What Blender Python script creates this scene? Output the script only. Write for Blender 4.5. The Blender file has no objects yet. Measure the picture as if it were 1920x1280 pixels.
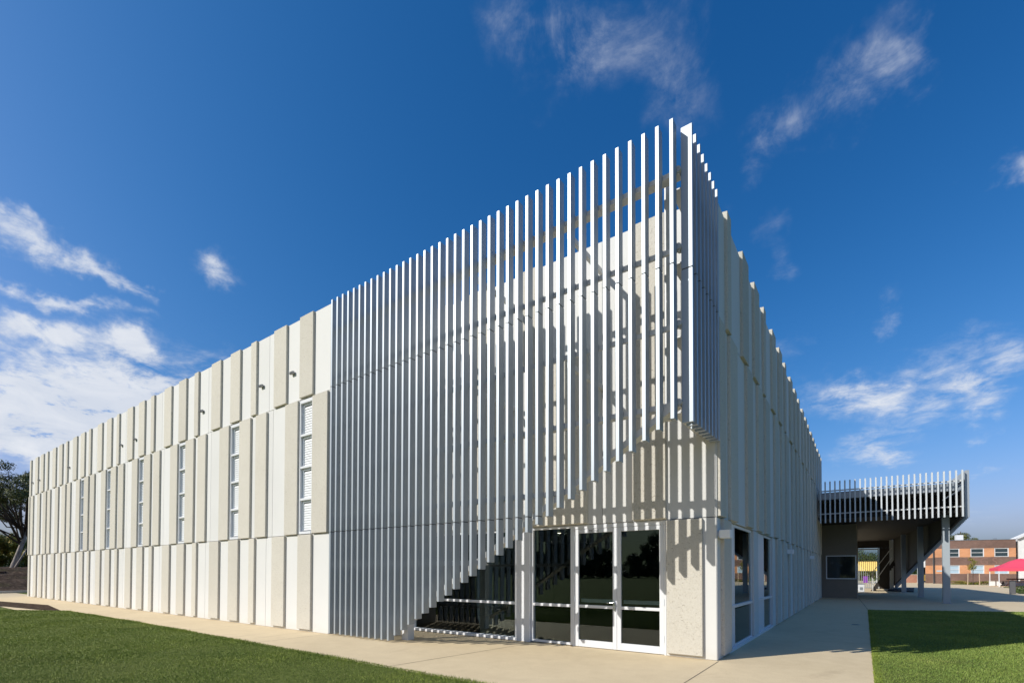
import bpy, bmesh, math, random
import numpy as np
from mathutils import Vector, Matrix
random.seed(7)
S = bpy.context.scene
COL = S.collection
R = math.radians

# ------------------------------------------------------------------ helpers
def tag(o, label=None, cat=None, group=None, kind=None):
    if label: o['label'] = label
    if cat: o['category'] = cat
    if group: o['group'] = group
    if kind: o['kind'] = kind
    return o

def empty(name, loc, label, cat, rz=0, group=None):
    o = bpy.data.objects.new(name, None)
    COL.objects.link(o)
    o.location = loc
    o.rotation_euler = (0, 0, rz)
    o.empty_display_size = .2
    return tag(o, label, cat, group)

class MB:
    """collects faces, then links them as one mesh object"""
    def __init__(self):
        self.v = []; self.f = []; self.m = []
    def add(self, vs, fs, mi=0):
        b = len(self.v)
        self.v += [tuple(p) for p in vs]
        for f in fs:
            self.f.append([b + i for i in f]); self.m.append(mi)
        return self
    def box(self, x0, x1, y0, y1, z0, z1, mi=0):
        vs = [(x0,y0,z0),(x1,y0,z0),(x1,y1,z0),(x0,y1,z0),(x0,y0,z1),(x1,y0,z1),(x1,y1,z1),(x0,y1,z1)]
        return self.hexa(vs, mi)
    def hexa(self, vs, mi=0):
        return self.add(vs, [(0,3,2,1),(4,5,6,7),(0,1,5,4),(1,2,6,5),(2,3,7,6),(3,0,4,7)], mi)
    def beam(self, a, b, w, h, mi=0, up=(0,0,1)):
        a = Vector(a); b = Vector(b); d = (b-a).normalized(); up = Vector(up)
        s = d.cross(up)
        if s.length < 1e-4: s = d.cross(Vector((0,1,0)))
        s.normalize(); u = s.cross(d).normalized()
        s *= w/2; u *= h/2
        vs = [a-s-u, a+s-u, a+s+u, a-s+u, b-s-u, b+s-u, b+s+u, b-s+u]
        return self.add(vs, [(0,1,2,3),(7,6,5,4),(0,4,5,1),(1,5,6,2),(2,6,7,3),(3,7,4,0)], mi)
    def tube(self, pts, rad, n=8, mi=0):
        pts = [Vector(p) for p in pts]
        if not hasattr(rad, '__len__'): rad = [rad]*len(pts)
        rings = []
        for i, p in enumerate(pts):
            d = (pts[min(i+1,len(pts)-1)]-pts[max(i-1,0)]).normalized()
            s = d.cross(Vector((0,0,1)))
            if s.length < .05: s = d.cross(Vector((1,0,0)))
            s.normalize(); u = s.cross(d).normalized()
            rings.append([p + (s*math.cos(2*math.pi*k/n)+u*math.sin(2*math.pi*k/n))*rad[i] for k in range(n)])
        vs = [q for r in rings for q in r]; fs = []
        for i in range(len(pts)-1):
            for k in range(n):
                a = i*n+k; b = i*n+(k+1)%n
                fs.append((a, b, b+n, a+n))
        fs.append(tuple(range(n))[::-1]); fs.append(tuple((len(pts)-1)*n+k for k in range(n)))
        return self.add(vs, fs, mi)
    def build(self, name, mats, parent=None, world=True, bevel=0, smooth=False, recalc=True):
        me = bpy.data.meshes.new(name)
        me.from_pydata(self.v, [], self.f)
        if not isinstance(mats, (list, tuple)): mats = [mats]
        for m in mats: me.materials.append(m)
        me.polygons.foreach_set('material_index', self.m)
        if smooth: me.polygons.foreach_set('use_smooth', [True]*len(self.f))
        if recalc:
            bm = bmesh.new(); bm.from_mesh(me)
            bmesh.ops.recalc_face_normals(bm, faces=bm.faces)
            bm.to_mesh(me); bm.free()
        me.update()
        o = bpy.data.objects.new(name, me)
        COL.objects.link(o)
        if parent is not None:
            o.parent = parent
            if world and parent.parent is None:
                o.location = tuple(-c for c in parent.location)
        if bevel:
            b = o.modifiers.new('Bevel', 'BEVEL'); b.width = bevel; b.segments = 1
            b.limit_method = 'ANGLE'; b.angle_limit = R(40)
        return o

def box(name, mats, parent, x0, x1, y0, y1, z0, z1, bevel=0, world=True):
    return MB().box(x0,x1,y0,y1,z0,z1).build(name, mats, parent, world, bevel)

# ------------------------------------------------------------------ materials
class NT:
    def __init__(self, name):
        self.mat = bpy.data.materials.new(name); self.mat.use_nodes = True
        self.t = self.mat.node_tree; self.n = self.t.nodes
        self.b = self.n['Principled BSDF']
        self.pos = None
    def new(self, typ, **kw):
        n = self.n.new(typ)
        for k, v in kw.items(): setattr(n, k, v)
        return n
    def link(self, a, b): self.t.links.new(a, b)
    def P(self):
        if self.pos is None: self.pos = self.new('ShaderNodeNewGeometry').outputs['Position']
        return self.pos
    def scaled(self, sc):
        m = self.new('ShaderNodeVectorMath', operation='MULTIPLY')
        self.link(self.P(), m.inputs[0]); m.inputs[1].default_value = sc
        return m.outputs[0]
    def noise(self, scale, detail=4, rough=.55, vec=None, dist=0):
        n = self.new('ShaderNodeTexNoise')
        n.inputs['Scale'].default_value = scale; n.inputs['Detail'].default_value = detail
        n.inputs['Roughness'].default_value = rough; n.inputs['Distortion'].default_value = dist
        self.link(vec if vec is not None else self.P(), n.inputs['Vector'])
        return n.outputs['Fac']
    def ramp(self, fac, stops):
        r = self.new('ShaderNodeValToRGB'); e = r.color_ramp.elements
        while len(e) < len(stops): e.new(.5)
        for el, (p, c) in zip(e, stops):
            el.position = p; el.color = (*c, 1) if len(c) == 3 else c
        self.link(fac, r.inputs['Fac']); return r.outputs['Color']
    def mix(self, fac, a, b, mode='MIX'):
        m = self.new('ShaderNodeMix', data_type='RGBA', blend_type=mode)
        for s, v in ((m.inputs[0], fac), (m.inputs[6], a), (m.inputs[7], b)):
            if isinstance(v, (int, float)): s.default_value = v
            elif isinstance(v, tuple): s.default_value = (*v, 1)
            else: self.link(v, s)
        return m.outputs[2]
    def bump(self, h, strength, dist):
        b = self.new('ShaderNodeBump'); b.inputs['Strength'].default_value = strength; b.inputs['Distance'].default_value = dist
        self.link(h, b.inputs['Height']); self.link(b.outputs['Normal'], self.b.inputs['Normal'])
    def math(self, op, a, b=None, c=None):
        m = self.new('ShaderNodeMath', operation=op)
        for s, v in zip(m.inputs, (a, b, c)):
            if v is None: continue
            if isinstance(v, (int, float)): s.default_value = v
            else: self.link(v, s)
        return m.outputs[0]
    def set(self, **kw):
        for k, v in kw.items():
            i = self.b.inputs[k.replace('_', ' ')]
            if isinstance(v, (int, float)): i.default_value = v
            elif isinstance(v, tuple): i.default_value = (*v, 1)
            else: self.link(v, i)
        return self.mat

def plain(name, col, rough=.6, metal=0, spec=.4, var=.12, scale=3):
    t = NT(name)
    c = t.mix(t.noise(scale, 5), tuple(x*(1-var) for x in col), tuple(min(1, x*(1+var)) for x in col))
    return t.set(Base_Color=c, Roughness=rough, Metallic=metal, Specular_IOR_Level=spec)

def m_white_concrete():
    t = NT('smooth white precast concrete')
    a = t.ramp(t.noise(.55, 6, .6), [(.3, (.62,.613,.588)), (.7, (.66,.653,.628))])
    # faint vertical weather streaks
    st = t.noise(1, 4, .6, t.scaled((5, 5, .25)))
    a = t.mix(t.math('MULTIPLY', st, .14), a, (.58,.57,.52))
    a = t.mix(1, a, t.ramp(t.new('ShaderNodeObjectInfo').outputs['Random'], [(0, (.955,.955,.95)), (1, (1.03,1.03,1.03))]), 'MULTIPLY')
    sep = t.new('ShaderNodeSeparateXYZ'); t.link(t.P(), sep.inputs[0])
    low = t.ramp(t.math('MULTIPLY_ADD', t.noise(2.5, 4), .35, sep.outputs['Z']), [(.12, (1,1,1)), (.42, (0,0,0))])
    a = t.mix(t.math('MULTIPLY', low, .22), a, (.50,.42,.30))
    t.bump(t.noise(60, 3), .08, .004)
    return t.set(Base_Color=a, Roughness=.75, Specular_IOR_Level=.25)

def m_beige_concrete():
    t = NT('exposed aggregate beige concrete')
    a = t.ramp(t.noise(.9, 6, .65), [(.25, (.53,.495,.42)), (.75, (.61,.575,.495))])
    f = t.noise(38, 3, .7)
    a = t.mix(.5, a, t.ramp(f, [(.3, (.425,.39,.32)), (.48, (.58,.55,.475)), (.75, (.66,.635,.57))]))
    p = t.noise(21, 2, .5, t.scaled((1, 1, 1.6)))
    pit = t.ramp(p, [(.66, (0,0,0)), (.70, (1,1,1))])
    a = t.mix(t.math('MULTIPLY', pit, .55), a, (.28,.24,.18))
    st = t.noise(1, 4, .6, t.scaled((4, 4, .3)))
    a = t.mix(t.math('MULTIPLY', st, .14), a, (.44,.40,.33))
    a = t.mix(1, a, t.ramp(t.new('ShaderNodeObjectInfo').outputs['Random'], [(0, (.93,.93,.93)), (1, (1.04,1.04,1.04))]), 'MULTIPLY')
    h = t.math('SUBTRACT', f, t.math('MULTIPLY', pit, .6))
    t.bump(h, .55, .012)
    return t.set(Base_Color=a, Roughness=.9, Specular_IOR_Level=.2)

def m_fin():
    t = NT('powder coated silver grey aluminium')
    c = t.mix(t.noise(.5, 2, .5, t.scaled((1,1,.25))), (.37,.41,.45), (.40,.44,.48))
    r = t.math('MULTIPLY_ADD', t.noise(.6, 2), .06, .45)
    return t.set(Base_Color=c, Roughness=r, Metallic=.52, Specular_IOR_Level=.5)

def m_concrete_path():
    t = NT('tan coloured broom finished concrete')
    a = t.ramp(t.noise(.35, 6, .6), [(.3, (.575,.46,.285)), (.7, (.68,.555,.36))])
    b = t.ramp(t.noise(2.2, 6, .7, None, .4), [(.35, (.47,.37,.23)), (.65, (.72,.59,.38))])
    a = t.mix(.3, a, b)
    g = t.noise(45, 3, .8)
    a = t.mix(.28, a, t.ramp(g, [(.3, (.45,.35,.21)), (.75, (.82,.67,.45))]))
    stain = t.ramp(t.noise(.9, 5, .7, t.scaled((1, .6, 1)), .8), [(.60, (0,0,0)), (.74, (1,1,1))])
    a = t.mix(t.math('MULTIPLY', stain, .34), a, (.36,.27,.17))
    t.bump(t.noise(1, 5, .7, t.scaled((14, 160, 1))), .12, .004)
    return t.set(Base_Color=a, Roughness=.85, Specular_IOR_Level=.2)

def m_grass_ground():
    t = NT('mown lawn turf')
    a = t.ramp(t.noise(.8, 6, .65), [(.3, (.10,.125,.026)), (.7, (.16,.18,.042))])
    b = t.ramp(t.noise(9, 6, .75), [(.3, (.05,.085,.018)), (.7, (.19,.22,.06))])
    a = t.mix(.5, a, b)
    t.bump(t.noise(70, 4, .8), .8, .03)
    return t.set(Base_Color=a, Roughness=.95, Specular_IOR_Level=.1)

def m_grass_blade(name='grass blade', c0=(.15,.205,.03), c1=(.21,.275,.044), c2=(.29,.31,.07)):
    t = NT(name)
    ri = t.new('ShaderNodeNewGeometry').outputs['Random Per Island']
    a = t.ramp(ri, [(0, c0), (.6, c1), (.9, c1), (1, c2)])
    patch = t.ramp(t.noise(.75, 5, .65), [(.36, (.72,.78,.68)), (.66, (1.18,1.10,1.0))])
    a = t.mix(1.0, a, patch, 'MULTIPLY')
    dry = t.ramp(t.noise(.33, 7, .7, None, .5), [(.56, (0,0,0)), (.72, (1,1,1))])
    a = t.mix(t.math('MULTIPLY', dry, .5), a, (.27,.25,.08))
    t.set(Base_Color=a, Roughness=.6, Specular_IOR_Level=.25)
    return t.mat

def m_leaf(name, c0, c1, c2):
    t = NT(name)
    ri = t.new('ShaderNodeNewGeometry').outputs['Random Per Island']
    a = t.ramp(ri, [(0, c0), (.55, c1), (1, c2)])
    a = t.mix(1.0, a, t.ramp(t.noise(.6, 3), [(.35, (.7,.75,.65)), (.65, (1.2,1.15,1.0))]), 'MULTIPLY')
    t.set(Base_Color=a, Roughness=.55, Specular_IOR_Level=.3)
    return t.mat

def m_bark(name, c0, c1):
    t = NT(name)
    f = t.noise(2.2, 6, .7, t.scaled((3, 3, .8)), .6)
    t.bump(f, .6, .06)
    return t.set(Base_Color=t.ramp(f, [(.35, c0), (.65, c1)]), Roughness=.9)

def m_soil():
    t = NT('dark bark mulch')
    f = t.noise(3.2, 8, .85)
    a = t.ramp(f, [(.32, (.012,.008,.006)), (.52, (.075,.05,.034)), (.70, (.26,.19,.13))])
    gr = t.ramp(t.noise(.8, 4, .6), [(.56, (0,0,0)), (.68, (1,1,1))])
    a = t.mix(t.math('MULTIPLY', gr, .4), a, (.06,.075,.02))
    t.bump(f, 1, .12)
    return t.set(Base_Color=a, Roughness=1, Specular_IOR_Level=.1)

def m_brick(name, c0, c1, mortar):
    t = NT(name)
    br = t.new('ShaderNodeTexBrick'); br.inputs['Scale'].default_value = 1
    br.inputs['Brick Width'].default_value = .24; br.inputs['Row Height'].default_value = .086
    br.inputs['Mortar Size'].default_value = .008
    br.inputs['Color1'].default_value = (*c0, 1); br.inputs['Color2'].default_value = (*c1, 1); br.inputs['Mortar'].default_value = (*mortar, 1)
    tc = t.new('ShaderNodeTexCoord'); sp = t.new('ShaderNodeSeparateXYZ'); cb = t.new('ShaderNodeCombineXYZ')
    t.link(tc.outputs['Object'], sp.inputs[0]); t.link(sp.outputs['X'], cb.inputs['X']); t.link(sp.outputs['Z'], cb.inputs['Y'])
    t.link(cb.outputs[0], br.inputs['Vector'])
    a = t.mix(1, br.outputs['Color'], t.ramp(t.noise(.7, 5), [(.3, (.8,.8,.8)), (.7, (1.15,1.15,1.15))]), 'MULTIPLY')
    return t.set(Base_Color=a, Roughness=.85)

def m_glass(name, tint=(.30,.34,.34), rough=0.0, refl=1.0):
    t = NT(name); n = t.n
    n.remove(t.b)
    tr = t.new('ShaderNodeBsdfTransparent'); tr.inputs[0].default_value = (*tint, 1)
    gl = t.new('ShaderNodeBsdfGlossy'); gl.inputs['Roughness'].default_value = rough; gl.inputs['Color'].default_value = (.9,.97,.97,1)
    fr = t.new('ShaderNodeFresnel'); fr.inputs['IOR'].default_value = 1.52
    wav = t.new('ShaderNodeBump'); wav.inputs['Strength'].default_value = .02; wav.inputs['Distance'].default_value = .02
    t.link(t.noise(.9, 2), wav.inputs['Height']); t.link(wav.outputs[0], gl.inputs['Normal'])
    mx = t.new('ShaderNodeMixShader')
    t.link(t.math('MULTIPLY_ADD', fr.outputs[0], 1.1*refl, .0), mx.inputs[0])
    t.link(tr.outputs[0], mx.inputs[1]); t.link(gl.outputs[0], mx.inputs[2])
    t.link(mx.outputs[0], n['Material Output'].inputs['Surface'])
    return t.mat

def emit(name, col, st):
    t = NT(name)
    return t.set(Base_Color=col, Emission_Color=col, Emission_Strength=st)

WHITE = m_white_concrete(); BEIGE = m_beige_concrete(); FIN = m_fin()
JOINT = plain('dark sealant joint', (.10,.095,.085), .9)
FRAME = plain('white powder coated frame', (.68,.69,.70), .35, 0, .5, .03)
FRAME_GREY = plain('pale grey louvre frame', (.62,.66,.69), .35, 0, .5, .05)
LOUVRE = plain('white louvre blade', (.70,.715,.715), .4, 0, .5, .04)
GLASS = m_glass('tinted window glass', (.70,.76,.755)); GLASS_BLUE = m_glass('pale window glass', (.5,.55,.58))
PATH = m_concrete_path(); TURF = m_grass_ground(); SOIL = m_soil()
BLADE = m_grass_blade()
DARKMETAL = plain('dark grey fixture metal', (.055,.057,.06), .5)
GALV = plain('galvanised steel', (.38,.41,.44), .4, .6, .5, .15)
RAILM = plain('silver grey rail', (.56,.56,.545), .45, .05)
CHROME = plain('brushed stainless steel', (.55,.56,.57), .22, .9, .5, .1)
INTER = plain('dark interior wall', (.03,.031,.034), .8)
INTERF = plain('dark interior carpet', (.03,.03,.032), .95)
LAMPW = plain('white light fitting', (.75,.77,.78), .4, 0, .5, .03)
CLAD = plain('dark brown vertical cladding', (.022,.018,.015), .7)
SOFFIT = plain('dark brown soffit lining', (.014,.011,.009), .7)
COLUMN = plain('grey painted steel column', (.36,.40,.42), .5, 0, .4, .06)
KERB = plain('pale concrete kerb', (.42,.39,.34), .9, 0, .2, .15)

def text_mesh(name, body, size, mat, parent, loc, rot, ext=.002):
    cu = bpy.data.curves.new(name, 'FONT'); cu.body = body; cu.size = size; cu.extrude = ext
    o = bpy.data.objects.new(name, cu); COL.objects.link(o)
    me = bpy.data.meshes.new_from_object(o.evaluated_get(bpy.context.evaluated_depsgraph_get()))
    bpy.data.objects.remove(o); me.name = name; me.materials.clear(); me.materials.append(mat)
    o = bpy.data.objects.new(name, me); COL.objects.link(o); o.parent = parent
    o.location = loc; o.rotation_euler = rot
    return o
SKYCURVE = (('Red', 4.9, 2.3), ('Green', 1.42, 1.25), ('Blue', 1.58, 1.05)); SKYSTR = .10; SUNSTR = 5.0; EXPO = 0.0
# ------------------------------------------------------------------ main building
yL, H, Z1, Z2 = -1.80, 8.50, 6.27, 2.59
XL = -9.10                       # where the forward wing ends and the recessed entrance begins
PER = 3.985
ROOT = empty('sports_hall', (0,0,0), 'long white and beige precast concrete hall with a grey fin screen round its entrance', 'building')

def mp(face, u, d, z):
    k, base = face
    return (u, base-d, z) if k == 'F' else (base+d, u, z)

def slab(mb, face, u0, u1, d0, d1, z0, z1, mi=0):
    mb.hexa([mp(face,u0,d1,z0),mp(face,u1,d1,z0),mp(face,u1,d0,z0),mp(face,u0,d0,z0),
             mp(face,u0,d1,z1),mp(face,u1,d1,z1),mp(face,u1,d0,z1),mp(face,u0,d0,z1)], mi)

def rib(mb, face, u0, u1, z0, z1, d=.063, c=.010):
    mb.hexa([mp(face,u0+c,d,z0+.004),mp(face,u1-c,d,z0+.004),mp(face,u1,-.03,z0),mp(face,u0,-.03,z0),
             mp(face,u0+c,d,z1-.004),mp(face,u1-c,d,z1-.004),mp(face,u1,-.03,z1),mp(face,u0,-.03,z1)])

def panel(face, slabs, ribs, z0, z1, rz0=None, rz1=None):
    g = .007
    mb = MB()
    for a, b in slabs: slab(mb, face, a+g, b-g, -.16, 0, z0+g, z1-g)
    p = mb.build('wall_panel', WHITE, ROOT)
    if ribs:
        far = face[0] == 'S' and slabs[0][0] > 8
        rb = MB()
        for a, b in ribs:
            rib(rb, face, a, b, rz0 if rz0 is not None else z0+g, rz1 if rz1 is not None else z1-g)
            if not far:
                rb.build('textured_rib', BEIGE, p, bevel=.006); rb = MB()
        if far: rb.build('textured_rib', BEIGE, p, bevel=.006)['kind'] = 'stuff'
    return p

F = ('F', yL); FR = ('F', 0.0); SD = ('S', 0.0)
XE = -41.45
def clip(lst, lo, hi):
    return [(max(a,lo), min(b,hi)) for a, b in lst if b > lo+.05 and a < hi-.05]
# top and bottom tiers of the forward wing
for k in range(-1, 9):
    o = -PER*k
    jl, jr = -12.14+o, -12.14+PER+o
    sl = clip([(jl, jr)], XE, XL)
    if not sl: continue
    ribs = clip([(-10.46+o, -9.81+o), (-11.80+o, -11.12+o), (-13.13+PER+o, -12.79+PER+o)], XE, XL)
    panel(F, sl, ribs, Z1, H, Z1+.015, H+.008)
    jl -= .09; jr -= .09
    panel(F, clip([(jl, jr)], XE, XL), clip([(a-.02, b-.02) for a, b in ribs], XE, XL), 0, Z2, .055, Z2-.012)
# middle tier with its louvred windows
WINS = []
for k in range(-1, 9):
    o = -PER*k
    jl, jr = -11.90+o, -11.90+PER+o
    wl, wr = -10.53+o, -9.86+o
    if k in range(0, 6):
        sl = clip([(jl, wl), (wr, jr)], XE, XL); WINS.append((wl, wr))
    else:
        sl = clip([(jl, jr)], XE, XL)
    if not sl: continue
    ribs = clip([(-11.17+o, -10.51+o), (-9.83+o, -9.13+o), (-12.81+PER+o, -12.17+PER+o)], XE-.1, XL)
    panel(F, sl, ribs, Z2, Z1, Z2+.005, Z1-.03)
rb = MB(); rib(rb, F, XE-.10, XE+.22, Z2+.005, Z1-.03); rb.build('textured_rib', BEIGE, ROOT, bevel=.006)

def louvre_window(wl, wr):
    face = F
    z0, z1 = Z2+.01, Z1-.03
    fr = MB(); t = .055
    slab(fr, face, wl+.005, wl+t+.02, -.15, .012, z0, z1)
    slab(fr, face, wr-t, wr-.005, -.15, .012, z0, z1)
    slab(fr, face, wl+t+.02, wr-t, -.15, .010, z1-.09, z1)
    slab(fr, face, wl+t+.02, wr-t, -.15, .022, z0, z0+.07)
    n = 4; hh = (z1-.09-z0-.07)/n
    for i in range(1, n):
        z = z0+.07+i*hh
        slab(fr, face, wl+t+.02, wr-t, -.14, .006, z-.03, z+.03)
    w = fr.build('louvre_window', FRAME, ROOT, bevel=.003)
    for i in range(n):
        za = z0+.07+i*hh+.03; zb = z0+.07+(i+1)*hh-(.03 if i < n-1 else 0)
        bl = MB()
        m = 12; st = (zb-za-.02)/m
        a, b = wl+t+.022, wr-t-.002
        # inner sash
        slab(bl, face, a, a+.05, -.13, -.055, za, zb, 1)
        slab(bl, face, a+.05, b, -.13, -.05, zb-.05, zb-.001, 1)
        for j in range(m):
            z = za+.008+j*st
            if z+st > zb-.045: break
            bl.hexa([mp(face,a+.05,-.070,z),mp(face,b,-.070,z),mp(face,b,-.082,z),mp(face,a+.05,-.082,z),
                     mp(face,a+.05,-.086,z+st*.97),mp(face,b,-.086,z+st*.97),mp(face,b,-.098,z+st*.97),mp(face,a+.05,-.098,z+st*.97)], 0)
        slab(bl, face, a, b, -.16, -.145, za, zb, 1)
        bl.build('louvre_bank', [LOUVRE, FRAME_GREY, DARKMETAL], w)
for w in WINS: louvre_window(*w)

# return wall of the forward wing and recessed entrance front
box('return_wall', WHITE, ROOT, XL-.30, XL-.003, yL+.012, .02, 0, H-.01)
panel(FR, [(XL, -4.95), (-4.95, -2.27), (-2.27, -.01)], [(-1.62,-.92), (-4.45,-3.78), (-6.0,-5.3), (-7.3,-6.6)], Z1, H, Z1+.015, H+.02)
panel(FR, [(XL, -6.25), (-6.25, -2.28), (-2.28, -.01)], [(-1.60,-.915), (-4.07,-2.60), (-5.7,-5.05), (-7.45,-6.75), (-8.6,-7.9)], Z2, Z1, Z2+.02, Z1-.03)
panel(FR, [(XL, -8.02)], [], 0, Z2)
panel(FR, [(-.938, -.004)], [(-.915,-.235)], 0, Z2, .055, Z2-.012)

# shaded flank
SH = 8.50
YE = 25.70
q = 4.14
def sclip(l): return clip(l, .004, YE)
for k in range(0, 7):
    o = q*k
    a = -.5+o if k else .004
    ribs = sclip([(.70+o, 1.03+o), (2.13+o, 2.80+o), (3.50+o, 4.17+o)])
    panel(SD, sclip([(max(.004, -.25+o) if k else .004, -.25+q+o)]), ribs, Z1, SH, Z1+.015, SH+.11)
    ribs2 = sclip([(.88+o, 1.56+o), (2.55+o, 3.25+o), (3.92+o, 4.58+o)]) + ([(.03,.50)] if k == 0 else [])
    panel(SD, sclip([(max(.004, -.55+o) if k else .004, -.55+q+o)]), ribs2, Z2, Z1, Z2+.015, Z1-.03)
    ribs3 = sclip([(6.95+o, 7.60+o), (8.32+o, 8.98+o), (9.72+o, 10.06+o)])
    if k < 5:
        b0, b1 = 6.42+o, 6.42+q+o
        if b0 < 24.2:
            panel(SD, clip([(b0, min(b1, 24.2))], 6.4, 24.2), clip(ribs3, 6.4, 24.1), 0, Z2, .055, Z2-.012)
panel(SD, [(.004, .92)], [(.27, .90)], 0, Z2, .055, Z2-.012)
panel(SD, [(3.52, 4.12)], [], 0, Z2)
panel(SD, [(25.1, YE)], [], 0, Z2)
box('side_door', plain('dark blue steel door', (.03,.045,.07), .5), ROOT, -.16, -.05, 24.22, 25.08, .02, 2.2)
box('door_header', WHITE, ROOT, -.16, -.004, 24.2, 25.1, 2.2, Z2-.01)

# solid core behind the panels, roof
core = MB()
core.box(XE+.03, XL-.31, yL+.17, yL+.40, 0, H-.06)
core.box(XL-.02, -.17, .17, .30, Z2+.15, H-.06)
core.box(-.40, -.17, .31, YE-.02, Z2+.15, H-.06)
core.box(-.40, -.17, 6.5, 24.0, 0, Z2+.148)
core.box(XE+.03, XE+.25, yL+.41, YE-.02, 0, H-.06)
core.box(XE+.26, -.18, YE-.3, YE-.03, 0, H-.06)
core.build('core_wall', JOINT, ROOT)
box('end_wall', WHITE, ROOT, XE-.001, XE+.028, yL+.165, YE, 0, H-.02)
MB().box(XE+.26, XL-.32, yL+.42, YE-.32, H-.5, H-.3).box(XL-.319, -.42, .32, YE-.32, H-.5, H-.3).build('roof', GALV, ROOT)
box('downpipe', GALV, ROOT, XE-.13, XE-.02, yL+.05, yL+.16, .02, Z2+.02)

# storefront glazing
def glazed(name, face, u0, u1, z0, z1, bars_z=(), bars_u=(), t=.055, d0=-.13, d1=-.02, mat=FRAME, proud=-.002, gd=-.077):
    fr = MB()
    slab(fr, face, u0, u0+t, d0, d1, z0, z1); slab(fr, face, u1-t, u1, d0, d1, z0, z1)
    slab(fr, face, u0+t, u1-t, d0, d1, z1-t, z1); slab(fr, face, u0+t, u1-t, d0, d1, z0, z0+t)
    for z in bars_z: slab(fr, face, u0+t, u1-t, d0+.002, d1+proud, z-.03, z+.03)
    for u in bars_u: slab(fr, face, u-.03, u+.03, d0+.004, d1-.004, z0+t, z1-t)
    w = fr.build(name, mat, ROOT, bevel=.003)
    g = MB(); slab(g, face, u0+t*.5, u1-t*.5, gd-.003, gd+.003, z0+t*.5, z1-t*.5)
    g.build('glass_pane', GLASS, w)
    return w
glazed('entrance_window', FR, -8.00, -4.485, .02, 2.585, (.862,), (), .06)
sl = MB()
slab(sl, FR, -8.0, -4.485, -.019, .045, .012, .075)
sl.build('window_sill', FRAME, ROOT, bevel=.003)
box('entrance_pillar', FRAME, ROOT, -4.480, -4.085, -.035, .13, .005, 2.587, .004)
glazed('entrance_window', FR, -4.08, -3.00, .02, 2.585, (.862,), (), .05)
hd = MB(); slab(hd, FR, -2.998, -.945, -.13, -.015, 2.505, 2.587)
slab(hd, FR, -2.998, -2.945, -.13, -.015, .0, 2.504); slab(hd, FR, -.985, -.942, -.13, -.015, .0, 2.504)
door_frame = hd.build('door_frame', FRAME, ROOT, bevel=.003)
def door_leaf(u0, u1, handle):
    d = MB(); s = .088; D0, D1 = -.085, -.022
    slab(d, FR, u0, u0+s, D0, D1, .012, 2.50); slab(d, FR, u1-s, u1, D0, D1, .012, 2.50)
    slab(d, FR, u0+s, u1-s, D0, D1, 2.415, 2.50); slab(d, FR, u0+s, u1-s, D0, D1, .012, .155)
    slab(d, FR, u0+s, u1-s, D0+.004, D1-.004, .835, .895)
    o = d.build('entrance_door', FRAME, ROOT, bevel=.003)
    g = MB(); slab(g, FR, u0+s-.01, u1-s+.01, -.056, -.050, .15, 2.42); g.build('glass_pane', GLASS, o)
    pb = MB(); slab(pb, FR, u0+s+.02, u1-s-.02, -.16, -.10, .945, 1.02); slab(pb, FR, u0+s+.05, u0+s+.11, -.10, -.0865, .95, 1.015)
    pb.build('push_bar', FRAME, o, bevel=.004)
    for z in (.25, .95, 1.55, 2.25):
        h = MB(); uu = u0-.012 if handle else u1-.006
        slab(h, FR, uu, uu+.018, -.03, -.006, z, z+.12); h.build('hinge', FRAME_GREY, o)
    if handle:
        h = MB(); u = u1-.045
        pl = []
        for k in range(16):
            a = 2*math.pi*k/16; pl.append((u+.026*math.cos(a), .90+ .105*math.sin(a)))
        vs = [mp(FR,a,-.022,z) for a, z in pl]+[mp(FR,a,.006,z) for a, z in pl]
        h.add(vs, [tuple(range(16)), tuple(range(16,32))]+[(i,(i+1)%16,16+(i+1)%16,16+i) for i in range(16)])
        h.tube([mp(FR,u,.004,.965), mp(FR,u,.055,.965)], .012)
        h.tube([mp(FR,u+.01,.055,.965), mp(FR,u-.14,.055,.962)], .011)
        h.tube([mp(FR,u,.004,.87), mp(FR,u,.018,.87)], .018)
        h.build('door_handle', CHROME, o, bevel=.002)
    return o
door_leaf(-2.942, -1.972, True)
door_leaf(-1.966, -.988, False)
text_mesh('door_sign', 'MC101', .078, plain('dark vinyl lettering', (.05,.052,.055), .6), ROOT, (-2.60, .0205, 2.428), (R(90),0,0))

# flank windows
glazed('side_window', SD, 1.60, 3.50, .03, 2.585, (.885,), (), .06, -.13, -.045, FRAME, .030, -.062)
glazed('side_window', SD, 5.16, 6.40, .03, 2.585, (.885,), (), .06, -.13, -.045, FRAME, .030, -.062)
sp = MB(); slab(sp, SD, .93, 1.595, -.13, -.050, .03, 2.585); slab(sp, SD, .925, .97, -.049, -.012, .03, 2.585)
slab(sp, SD, .971, 1.595, -.049, -.015, .855, .915)
sp.build('infill_panel', FRAME, ROOT, bevel=.003)
sp = MB(); slab(sp, SD, 4.13, 5.155, -.13, -.050, .03, 2.585); slab(sp, SD, 4.13, 4.18, -.049, -.012, .03, 2.585)
slab(sp, SD, 4.181, 5.155, -.049, -.015, .855, .915)
sp.build('infill_panel', FRAME, ROOT, bevel=.003)
sl = MB(); slab(sl, SD, .92, 6.41, -.044, .01, .0, .06); sl.build('window_sill', FRAME, ROOT, bevel=.003)

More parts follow.
